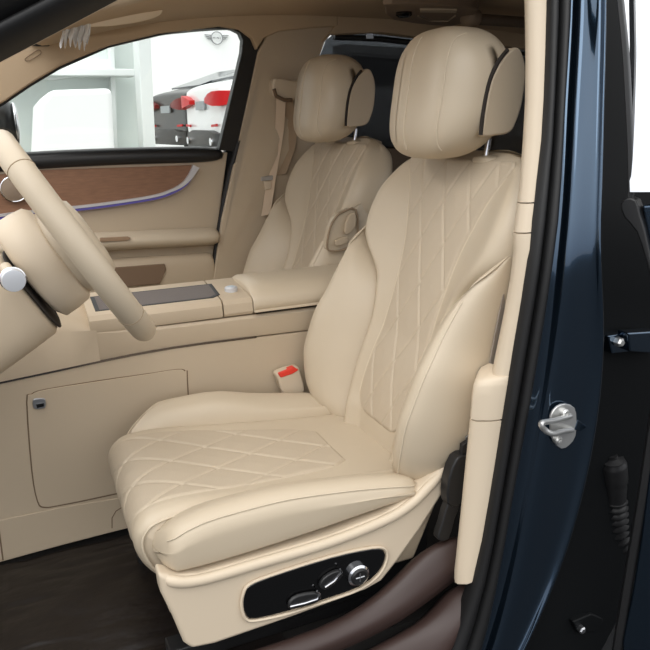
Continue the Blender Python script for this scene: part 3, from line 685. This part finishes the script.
# knee-side storage cover outlined by a shadow gap
po = [(26, 402), (31, 394), (45, 389), (100, 380), (150, 373), (178, 369), (186, 371), (188, 380), (188, 470), (150, 486), (100, 498), (60, 506), (44, 508), (37, 502), (31, 470)]
gp = pix(po, (0, .004, 0), SEAM, 'panel_gap', con, 3, y=CY-.0008, bevel=0)
cx_ = V((0, 0, 0)); pts_ = cat([at(a, b, y=CY-.0035) for a, b in po], 3, True)
for p in pts_: cx_ += p/len(pts_)
prism('storage_cover', [cx_+(p-cx_)*(1-.0035/max(.05, (p-cx_).length)) for p in pts_], (0, .006, 0), BEI, con, bevel=.0025)
hk = pix([(33, 400), (38, 398.5), (44, 398.5), (46, 401), (46, 407), (42, 409), (36, 409.5), (33, 407)], (0, .012, 0), SAT, 'hook_bezel', con, 2, y=CY-.008, bevel=.002)
pix([(36, 404.5), (44, 403), (44, 406.5), (37, 408)], (0, .008, 0), GBLK, 'hook_slot', hk, y=CY-.0105, bevel=0)
# lower skirt of the console near the carpet, with a joint
pix([(-60, 572), (4, 560), (120, 530), (300, 480), (300, 440), (120, 498), (60, 508), (2, 520), (-60, 530)], (0, .006, 0), BEI, 'lower_skirt', con, y=CY-.003, bevel=.002)
tube('skirt_joint', [at(a, b, y=CY-.003) for a, b in ((3, 560), (1, 545), (-2, 522))], .002, SEAM, con, n=6)
tube('skirt_joint', [at(a, b, y=CY-.003) for a, b in ((112, 528), (112, 518), (116, 511), (124, 506))], .0015, SEAM, con, n=6)
# top frame, roller lid, start button, armrest
along('top_frame', [(CY+.003, 1.046), (CY, 1.054), (CY+.003, 1.078), (CY+.014, 1.089), (.36, 1.093), (.52, 1.108), (.545, 1.10), (.55, 1.04)], [-.60, -.5, -.4, -.3, -.27, -.262], BEI, con, sharp=30)
along('button_deck', [(CY+.004, 1.046), (CY, 1.054), (CY+.003, 1.078), (CY+.014, 1.089), (.36, 1.093), (.52, 1.108), (.545, 1.10), (.55, 1.04)], [-.258, -.24, -.2, -.185, -.178], BEI, con, sharp=30)
lz = lambda y: 1.093+(y-.36)*.094
lid = prism('roller_lid', [V((-.57, .368, lz(.368)+.0015)), V((-.285, .368, lz(.368)+.0015)), V((-.262, .385, lz(.385)+.0015)), V((-.258, .475, lz(.475)+.0015)), V((-.57, .475, lz(.475)+.0015))], (0, 0, -.01), LIDM, con, bevel=.001)
prism('lid_frame', [V((-.58, .362, lz(.362)-.001)), V((-.276, .362, lz(.362)-.001)), V((-.252, .38, lz(.38)-.001)), V((-.248, .481, lz(.481)-.001)), V((-.58, .481, lz(.481)-.001))], (0, 0, .0024), SBLK, con, bevel=.001)
bc = at(231, 289, z=1.102)
bt = loft('start_button', [[bc+V((math.cos(a)*r_*1.0, math.sin(a)*r_, z_)) for a in [i*math.pi/14 for i in range(28)]] for r_, z_ in ((.018, -.02), (.018, .004), (.015, .007), (.0015, .007))], mat('bright_button_ring', (214, 216, 220), .35, metal=.4), con, sharp=35)
loft('button_face', [[bc+V((math.cos(a)*r_*1.0, math.sin(a)*r_, z_)) for a in [i*math.pi/14 for i in range(28)]] for r_, z_ in ((.010, .003), (.010, .0085), (.001, .009))], mat('pale_blue_grey', (190, 202, 210), .3), bt, sharp=35)
R = []
for x in [-.176, -.172, -.16, -.13, -.05, .05, .15, .24, .26]:
    f_ = min(1, max(0, (x+.177)/.018))**.5
    cp = [(CY+.006, 1.050), (CY-.002, 1.056), (CY-.006, 1.070), (CY+.002, 1.092), (CY+.03, 1.110), (.40, 1.119), (.47, 1.121), (.535, 1.112), (.552, 1.09), (.55, 1.05)]
    R.append(cat([V((x, a, 1.05+(b-1.05)*(.78+.22*f_))) for a, b in cp], 4, True))
arm = loft('armrest', R, LEA, con, sharp=50)
tube('armrest_gap', [V((x, CY-.001, 1.048)) for x in (-.17, 0, .2)], .004, DRK, con, n=6)
# dash end of the console behind the wheel
along('front_ramp', lambda x: [(CY-.0, zl(x)+.0), (CY, zt_(x)), (CY+.03, zt_(x)+interp([(-1.4, .24), (-1.0, .12), (-.72, .06), (-.58, .01)], x)), (.52, zt_(x)+interp([(-1.4, .24), (-1.0, .12), (-.72, .06), (-.58, .012)], x)), (.54, zl(x))], [-1.4, -1.2, -1.0, -.85, -.72, -.65, -.585], BEI, con, sharp=40)

# ================================================================== STEERING WHEEL + COLUMN
PT = at(2, 143, y=0.0); PB = at(141, 325, y=0.0)
axU = (PT-PB).normalized(); WC = (PT+PB)/2; WR = (PT-PB).length/2; axN = V((-axU.z, 0, axU.x))   # axN points forward/down
axN = -axN if axN.x < 0 else axN       # towards the driver
sw = thing('steering_wheel', 'beige leather steering wheel seen edge-on from the side', 'steering wheel', WC)
ring = [WC+(axU*math.cos(a)+V((0, -1, 0))*math.sin(a))*WR for a in [i*2*math.pi/96 for i in range(96)]]
tube('rim', ring, .024, LEA, sw, n=18, closed=True, sx_=1.0, sharp=0)
for dg in (40, 128, 232, 320):
    a = math.radians(dg); c0 = WC+(axU*math.cos(a)+V((0, -1, 0))*math.sin(a))*WR; tg = (-axU*math.sin(a)+V((0, -1, 0))*math.cos(a))
    e1 = (c0-WC).normalized()
    tube('rim_seam', [c0+(e1*math.cos(q)+axN*math.sin(q))*.024 for q in [i*math.pi/10 for i in range(20)]], .0010, mat('tan_rim_seam', (158, 138, 112), .7), sw, n=6, closed=True)
def disk_block(nm, c, ru, ry, h0, h1, m, par, e=3):
    """rounded block in the wheel plane from h0 to h1 along the wheel axis"""
    R = []
    for h, s in ((h0, .55), (h0+.006, .86), (h0+.016, 1), ((h0+h1)/2, 1), (h1-.016, .97), (h1-.005, .86), (h1, .5)):
        R.append([c+axN*h+axU*ru*s*math.copysign(abs(math.cos(a))**(2/e), math.cos(a))+V((0, 1, 0))*ry*s*math.copysign(abs(math.sin(a))**(2/e), math.sin(a)) for a in [i*math.pi/20 for i in range(40)]])
    return loft(nm, R, m, par, sharp=0)
disk_block('airbag_cover', WC-axU*.005, .085, .10, -.05, .035, LEA, sw)
for s in (1, -1):
    prism('spoke', [WC+axU*.03+V((0, s*.08, 0))-axN*.012, WC+axU*.012+V((0, s*WR*.95, 0))-axN*.008, WC-axU*.03+V((0, s*WR*.95, 0))-axN*.008, WC-axU*.05+V((0, s*.08, 0))-axN*.012], axN*.022, BEI2, sw, bevel=.006)
prism('spoke', [WC-axU*.06+V((0, -.035, 0))-axN*.012, WC-axU*WR*.95+V((0, -.028, 0))-axN*.008, WC-axU*WR*.95+V((0, .028, 0))-axN*.008, WC-axU*.06+V((0, .035, 0))-axN*.012], axN*.022, BEI2, sw, bevel=.006)
disk_block('hub_back', WC-axU*.0, .105, .10, -.115, -.03, BEI2, sw, e=2.6)
sc = thing('steering_column', 'beige steering column shroud with chrome-tipped stalk at the left picture edge', 'steering column', WC-axN*.3)
R = []
for h, s in ((-.125, .90), (-.135, 1), (-.2, 1.03), (-.3, 1.05), (-.45, 1.05)):
    c = WC+axN*h-axU*.03
    R.append([c+axU*(.088*s*math.copysign(abs(math.cos(a))**.62, math.cos(a)))+V((0, 1, 0))*(.095*s*math.copysign(abs(math.sin(a))**.62, math.sin(a))) for a in [i*math.pi/20 for i in range(40)]])
loft('shroud', R, BEI, sc, sharp=0)
R = []
for h, s in ((-.120, .955), (-.123, .955)):
    c = WC+axN*h-axU*.03
    R.append([c+axU*(.088*s*math.copysign(abs(math.cos(a))**.62, math.cos(a)))+V((0, 1, 0))*(.095*s*math.copysign(abs(math.sin(a))**.62, math.sin(a))) for a in [i*math.pi/20 for i in range(40)]])
loft('gap_ring', R, DRK, sc, sharp=0)
se = at(14, 281, y=-.205); sb_ = se+V((-.012, .13, .0)); dS = (se-sb_).normalized()
tube('stalk', [sb_, sb_.lerp(se, .8)], .010, BEI2, sc, n=16)
tube('stalk_tip', [se-dS*.034, se-dS*.03, se-dS*.004, se-dS*.0005, se], lambda q: [.013, .0175, .019, .018, .012][min(4, int(round(q*4)))], mat('bright_satin_tip', (228, 230, 234), .3, metal=.55), sc, n=24, label='chrome ribbed tip of the stalk')
tube('tip_ring', [se-dS*.016+(V((1, 0, 0))*math.cos(a)+dS.cross(V((1, 0, 0))).normalized()*math.sin(a))*.0192 for a in [i*math.pi/12 for i in range(24)]], .0018, CHR, sc, n=6, closed=True)
# driver-side lower dash
ld = thing('dashboard', 'beige lower dashboard panel at the left picture edge below the column', 'dashboard', (-1.1, 0, .8))
prism('knee_panel', [V((-1.25, -.30, .98)), V((-.98, -.30, 1.22)), V((-.98, .31, 1.22)), V((-1.25, .31, .98))], (-.12, 0, .12), BEI, ld, bevel=.02)
prism('dash_top', [V((-1.45, -.38, 1.16)), V((-1.02, -.38, 1.20)), V((-1.0, -.38, 1.30)), V((-1.08, -.38, 1.345)), V((-1.5, -.38, 1.36))], (0, 1.58, 0), BEI, ld, bevel=.02)
prism('passenger_panel', [V((-1.45, .56, .75)), V((-1.12, .56, .85)), V((-1.08, .56, 1.20)), V((-1.45, .56, 1.2))], (0, .64, 0), BEI, ld, bevel=.02)
# mat under a plastic film
tag(grid('floor_mat', lambda a, b: V((-1.32+1.0*a, -.27+.585*b, .474+.004*noise.noise(V((a*9, b*6, 0)))+.006*abs(noise.noise(V((a*5+3, b*14, 1))))*(1 if a > .45 else .3))), 160, 110, FILMM, sharp=0), 'dark film-covered floor mat in front of the driver seat', 'floor mat')

# ================================================================== BELTS
def strap(nm, pts, wv, m, par, th=.0015):
    R = []
    for p in pts: p = V(p); w_ = V(wv)/2; n_ = V((0, th, 0)) if abs(V(wv).y) < .5*V(wv).length else V((th, 0, 0)); R.append([p-w_-n_, p+w_-n_, p+w_+n_, p-w_+n_])
    return loft(nm, R, m, par, sharp=30)
sbt = thing('seat_belt', 'beige seat belt hanging from the far centre pillar behind the passenger seat', 'seat belt', at(272, 230, f=S3(-.06)))
def atr(a, b, o=-.05): return at(a, b, f=S3(o))
A_, B_ = atr(276, 98), atr(288, 98); wv = (B_-A_)*1.0
strap('webbing', [atr(281, 96, -.075), atr(280.5, 110, -.07), atr(279.5, 130, -.06), atr(275.5, 155, -.055), atr(271, 180, -.055), atr(266, 215, -.055)], (.033, -.012, .006), WEB, sbt)
strap('webbing', [atr(283, 96, -.07), atr(287, 112, -.055), atr(290, 130, -.048), atr(288, 150, -.045), atr(279, 175, -.045)], (.052, -.02, .012), mat('webbing_with_painted_shade', (165, 143, 118), .85, bump=.5, scale=500), sbt)  # second strap uses a darker belt colour with shade put into it
g1 = pix([(274, 78), (290, 80), (306, 83), (305, 97), (296, 100), (290, 101), (279, 97), (273, 92)], (0, .045, 0), BEI2, 'guide_cover', sbt, 2, f=S3(-.085), bevel=.010)
tube('guide_slot', [atr(274, 89, -.088), atr(276, 96, -.09), atr(284, 100, -.09), atr(292, 100, -.088)], .007, mat('brown_guide', (110, 90, 72), .5), sbt, n=8)
pix([(263, 118), (262, 126), (276, 128), (298, 127), (303, 110), (304, 76), (292, 72), (276, 75), (270, 88)], (0, .012, 0), BEI, 'height_slide', sbt, 2, f=S3(-.030), bevel=.003)
pix([(261, 177), (273, 175.5), (273, 180), (261, 181)], (0, .012, 0), SAT, 'tongue', sbt, f=S3(-.062), bevel=.001)
pix([(264, 181), (271, 181), (271, 189), (265, 190)], (0, .010, 0), BEI2, 'tongue_stop', sbt, f=S3(-.062), bevel=.002)
bk = thing('belt_buckle', 'cream seat belt buckle with red release tab between seat and console', 'seat belt buckle', at(296, 400, y=.30))
by = .29
pix([(277, 373), (296, 367), (300, 371), (305, 390), (298, 396), (284, 395), (278, 380)], (0, .028, 0), BEI2, 'housing', bk, 2, y=by, bevel=.005)
pix([(278, 373.5), (294, 367), (299, 370), (293, 374), (281, 378)], (0, .020, 0), RED, 'release_tab', bk, y=by-.004, bevel=.003)
tube('stalk', [at(291, 393, y=by+.014), at(294, 404, y=by+.012), at(296, 425, y=by)], .010, SBLK, bk, n=10)
an = thing('belt_anchor', 'black belt anchor sleeve between driver seat and pillar trim', 'belt anchor', at(450, 538, y=-.325))
ay = -.322
pix([(457, 459), (468, 455), (472, 462), (470, 482), (463, 500), (459, 506), (448, 505), (449, 480)], (0, .03, 0), SBLK, 'sleeve', an, 2, y=ay, bevel=.005)
pix([(450, 500), (461, 502), (455, 520), (449, 540), (438, 540), (442, 525)], (0, .022, 0), SBLK, 'lower_sleeve', an, 2, y=ay+.004, bevel=.004)
pix([(463, 445), (471, 440), (472, 456), (461, 459)], (0, .012, 0), SBLK, 'clip', an, y=ay+.006, bevel=.002)
pix([(466, 437), (473, 432), (473, 450), (465, 452)], (0, .004, 0), SAT, 'anchor_plate', an, y=ay+.016, bevel=.001)
db = thing('seat_belt', 'grey driver belt webbing in the slot beside the driver backrest', 'seat belt', at(495, 376, y=-.30))
strap('webbing', [at(a, b, y=-.30) for a, b in ((510, 290), (505, 315), (499, 345), (494, 374), (488, 400), (478, 430))], (.045, .012, .012), WEBG, db)

# ================================================================== PILLAR HARDWARE
sy = yf(-.050)
stk = thing('door_striker', 'silver door latch striker bolted to the blue pillar', 'door striker', at(560, 448, f=sy))
pix([(551, 416), (557, 407), (566, 404), (575, 408), (577, 420), (576, 436), (570, 445), (562, 449), (554, 442), (551, 430)], (0, .006, 0), STEEL, 'base_plate', stk, 2, f=yf(-.054), bevel=.002)
pa, pb = at(570, 416, f=yf(-.056)), at(572, 430, f=yf(-.056)); qa, qb = at(540, 425, f=yf(-.095)), at(552, 433, f=yf(-.095))
tube('loop', cat([pa, pa.lerp(qa, .5), qa+V((.004, 0, .003)), (qa+qb)/2+V((-.004, 0, 0)), qb+V((.002, 0, -.002)), qb.lerp(pb, .5), pb], 6), .0055, STEEL, stk, n=12)
for a, b in ((565, 413), (558, 440)):
    p = at(a, b, f=yf(-.058))
    bo = loft('bolt', [[p+V((math.cos(q)*r_, y_, math.sin(q)*r_)) for q in [i*math.pi/9 for i in range(18)]] for r_, y_ in ((.0085, .004), (.0085, -.003), (.006, -.006), (.004, -.006), (.003, -.003), (.0005, -.003))], STEEL, stk, sharp=35)
pix([(578, 420), (587, 427), (581, 431), (575, 430)], (0, .006, 0), BLUE, 'bracket', stk, f=yf(-.056), bevel=.001)
# door check strap, hinge, wiring boot in the rear door gap
GY = -.40
ck = thing('door_check', 'dark blue door check strap bolted across the rear door gap', 'door check', at(630, 356, y=GY))
pix([(608, 336), (628, 333), (630, 352), (612, 354)], (0, .03, 0), BLUE, 'bracket', ck, y=GY, bevel=.003)
pix([(628, 333), (660, 331), (660, 354), (630, 352)], (0, .03, 0), BLUE, 'arm', ck, y=GY-.02, bevel=.004)
p = at(619, 342, y=GY-.006)
loft('bolt', [[p+V((math.cos(q)*r_, y_, math.sin(q)*r_)) for q in [i*math.pi/3 for i in range(6)]] for r_, y_ in ((.010, .006), (.010, -.006), (.006, -.010), (.001, -.010))], STEEL, ck, sharp=30)
wb = thing('wiring_boot', 'black ribbed rubber wiring boot in the rear door gap', 'wiring boot', at(616, 545, y=GY))
cen = cat([at(a, b, y=GY+.02) for a, b in ((612, 455), (614, 475), (615, 495), (616, 515), (618, 535), (626, 552))], 10)
tube('bellows', cen[22:], lambda q: .022+.006*math.sin(q*math.pi*2*9), BLK, wb, n=20, sharp=0)
tube('collar', cen[:24], lambda q: [.012, .026, .030, .030, .030, .029, .027, .026, .025, .024][min(9, int(q*9.99))], SBLK, wb, n=20, sharp=40)
# opened rear door: only its front edge is in view
D0 = V((.36, -.50, 0)); DN = V((-.90, -.43, 0)).normalized(); DD = V((.43, -.90, 0)).normalized()
def dp(a, b, o=0):
    d = FW + RT*((a-325)/F) - UP*((b-325)/F); p0 = D0+DN*o
    return CAM + d*((p0-CAM).dot(DN)/d.dot(DN))
rd = thing('door', 'dark blue opened rear door at the right picture edge, only its front edge showing', 'car door', dp(660, 600))
def dpix(pts, off, th, m, nm, par=rd, sm=0, **k):
    P = [dp(a, b, off) for a, b in pts]
    if sm: P = cat(P, sm, True)
    return prism(nm, P, DN*-th, m, par, **k)
dpix([(641, 205), (700, 200), (730, 700), (622, 700), (622, 640), (632, 590), (640, 540), (650, 460), (656, 380), (655, 300), (650, 250)], .0, .02, BLUE, 'outer_skin', bevel=.006)
def dsweep(pts, wd, off, m, nm):
    R = []; Q = [dp(a, b, off) for a, b in pts]; Q = cat(Q, 4)
    for p in Q: R.append([p, p+DN*.006+DD*wd*.3, p+DN*.004+DD*wd*.8, p+DD*wd, p+DD*wd-DN*.012, p-DN*.012])
    return loft(nm, R, m, rd, sharp=50)
dsweep([(612, -60), (615, -20), (618, 10), (622, 50), (625, 100), (627, 140), (628, 180), (627, 200)], .009, .004, SBLK, 'window_frame')
dpix([(620, 205), (626, 198), (636, 200), (640, 214), (645, 230), (652, 262), (662, 300), (656, 300), (646, 262), (636, 232), (624, 218)], .012, .03, SBLK, 'corner_seal', sm=2, bevel=.004)
dsweep([(654, 300), (653, 380), (645, 440), (636, 500), (626, 560), (618, 610), (610, 660), (604, 700)], .020, -.004, SBLK, 'edge_seal')
prism('window_glass', [dp(a, b, o_) for a, b, o_ in ((622, -60, -.05), (720, -60, -.05), (720, 192, .012), (630, 192, .012))], DN*-.004, MIRR, rd, bevel=0)
dpix([(637, 190), (720, 187), (720, 191), (637, 193.5)], .006, .02, SBLK, 'belt_molding', bevel=.001)

hl = pix([(573, 622), (592, 614), (612, 622), (612, 634), (594, 632), (578, 634)], (0, .03, 0), BLUEB, 'hinge', rd, y=GY-.004, bevel=.004)
p = at(581, 629, y=GY-.008)
loft('bolt', [[p+V((math.cos(q)*r_, y_, math.sin(q)*r_)) for q in [i*math.pi/3 for i in range(6)]] for r_, y_ in ((.009, .006), (.009, -.006), (.006, -.009), (.001, -.009))], SAT, hl, sharp=30)

# ================================================================== ROOF ITEMS
sv = thing('sun_visor', 'beige folded sun visor under the roof in front of the passenger', 'sun visor', at(115, 14, y=.80))
P_ = [at(a, b, y=.80) for a, b in ((82, 22), (100, 27), (125, 25), (150, 20), (162, 14), (163, 2), (160, -20), (100, -20))]
prism('visor_board', cat(P_, 3, True), (-.03, .02, .01), mat('wrapped_visor_fabric', (206, 188, 160), .45, bump=.6, scale=18, dist=.01), sv, bevel=.012)
vc = at(80, 30, y=.78)
fl = grid('plastic_film', lambda a, b: at(61+28*b+2*math.sin(a*4), 17+6*(1-b)*0+ (27+5*math.sin(b*37)+4*b)*a - 3*math.sin(b*3), y=.78)+V((.0, .012*math.sin(b*26+a*2)*(.3+a), 0)), 24, 70, FILM, sharp=0)
tag(fl, 'crumpled clear plastic film with fringed edge hanging from the roof corner', 'plastic film')
fm = fl.modifiers.new('sol', 'SOLIDIFY'); fm.thickness = .0008
pix([(31, 45), (51, 32.5), (53, 42), (49, 46), (38, 46)], (0, .02, 0), SBLK, 'dark_windscreen_corner', None, f=S3(-.05), bevel=.002)  # black plate stands in for a dark bit of windscreen
tag(bpy.data.objects['dark_windscreen_corner'], 'small black triangle standing in for dark windscreen by the far pillar', 'windscreen corner')
tube_pts = cat([at(a, b, f=S3(-.038)) for a, b in ((25, 59), (33, 53), (39, 50), (41, 53), (36, 57), (28, 61))], 3, True)
ab = tube('airbag_emblem', tube_pts, .0012, SEAM, None, n=6, closed=True); tag(ab, 'small embossed outline on the far windscreen pillar', 'embossed mark')
# reading lamp and grab handle on the rear roof edge
ZL = 1.872
lamp = thing('reading_lamp', 'small brown rear roof lamp console with round black button', 'reading lamp', at(435, 22, z=ZL))
BRM = mat('brown_lamp_plastic', (136, 118, 100), .6)
pix([(385, 8), (392, 4), (470, 8), (476, 14), (462, 24), (440, 26), (393, 20)], (0, 0, .05), BRM, 'lamp_body', lamp, 2, z=ZL, bevel=.006)
p = at(404, 13, z=ZL-.002)
loft('lamp_button', [[p+V((math.cos(q)*r_, math.sin(q)*r_, y_)) for q in [i*math.pi/12 for i in range(24)]] for r_, y_ in ((.026, .01), (.026, -.006), (.018, -.012), (.001, -.010))], GBLK, lamp, sharp=35)
pix([(420, 10), (457, 10.5), (456, 13), (420, 12.5)], (0, 0, .008), mat('pale_lamp_strip', (190, 174, 150), .5), 'lamp_strip', lamp, z=ZL-.005, bevel=.001)
tube('lamp_outline', [at(a, b, z=ZL-.002) for a, b in ((418, 16), (430, 21), (448, 21), (455, 16))], .003, mat('pale_lamp_edge', (170, 152, 130), .5), lamp, n=6)
gh = thing('grab_handle', 'brown folding grab handle on the roof edge above the driver headrest', 'grab handle', at(490, 22, z=ZL))
loft('pivot', superell(at(471, 18, z=ZL-.005), .03, .04, .03, 2.6, 2.4, 24, 12), BRM, gh)
tube('grip', [at(a, b, z=ZL-.01) for a, b in ((471, 19), (490, 20), (520, 22), (560, 25))], .018, mat('dark_brown_grip', (100, 86, 72), .6), gh, n=12)
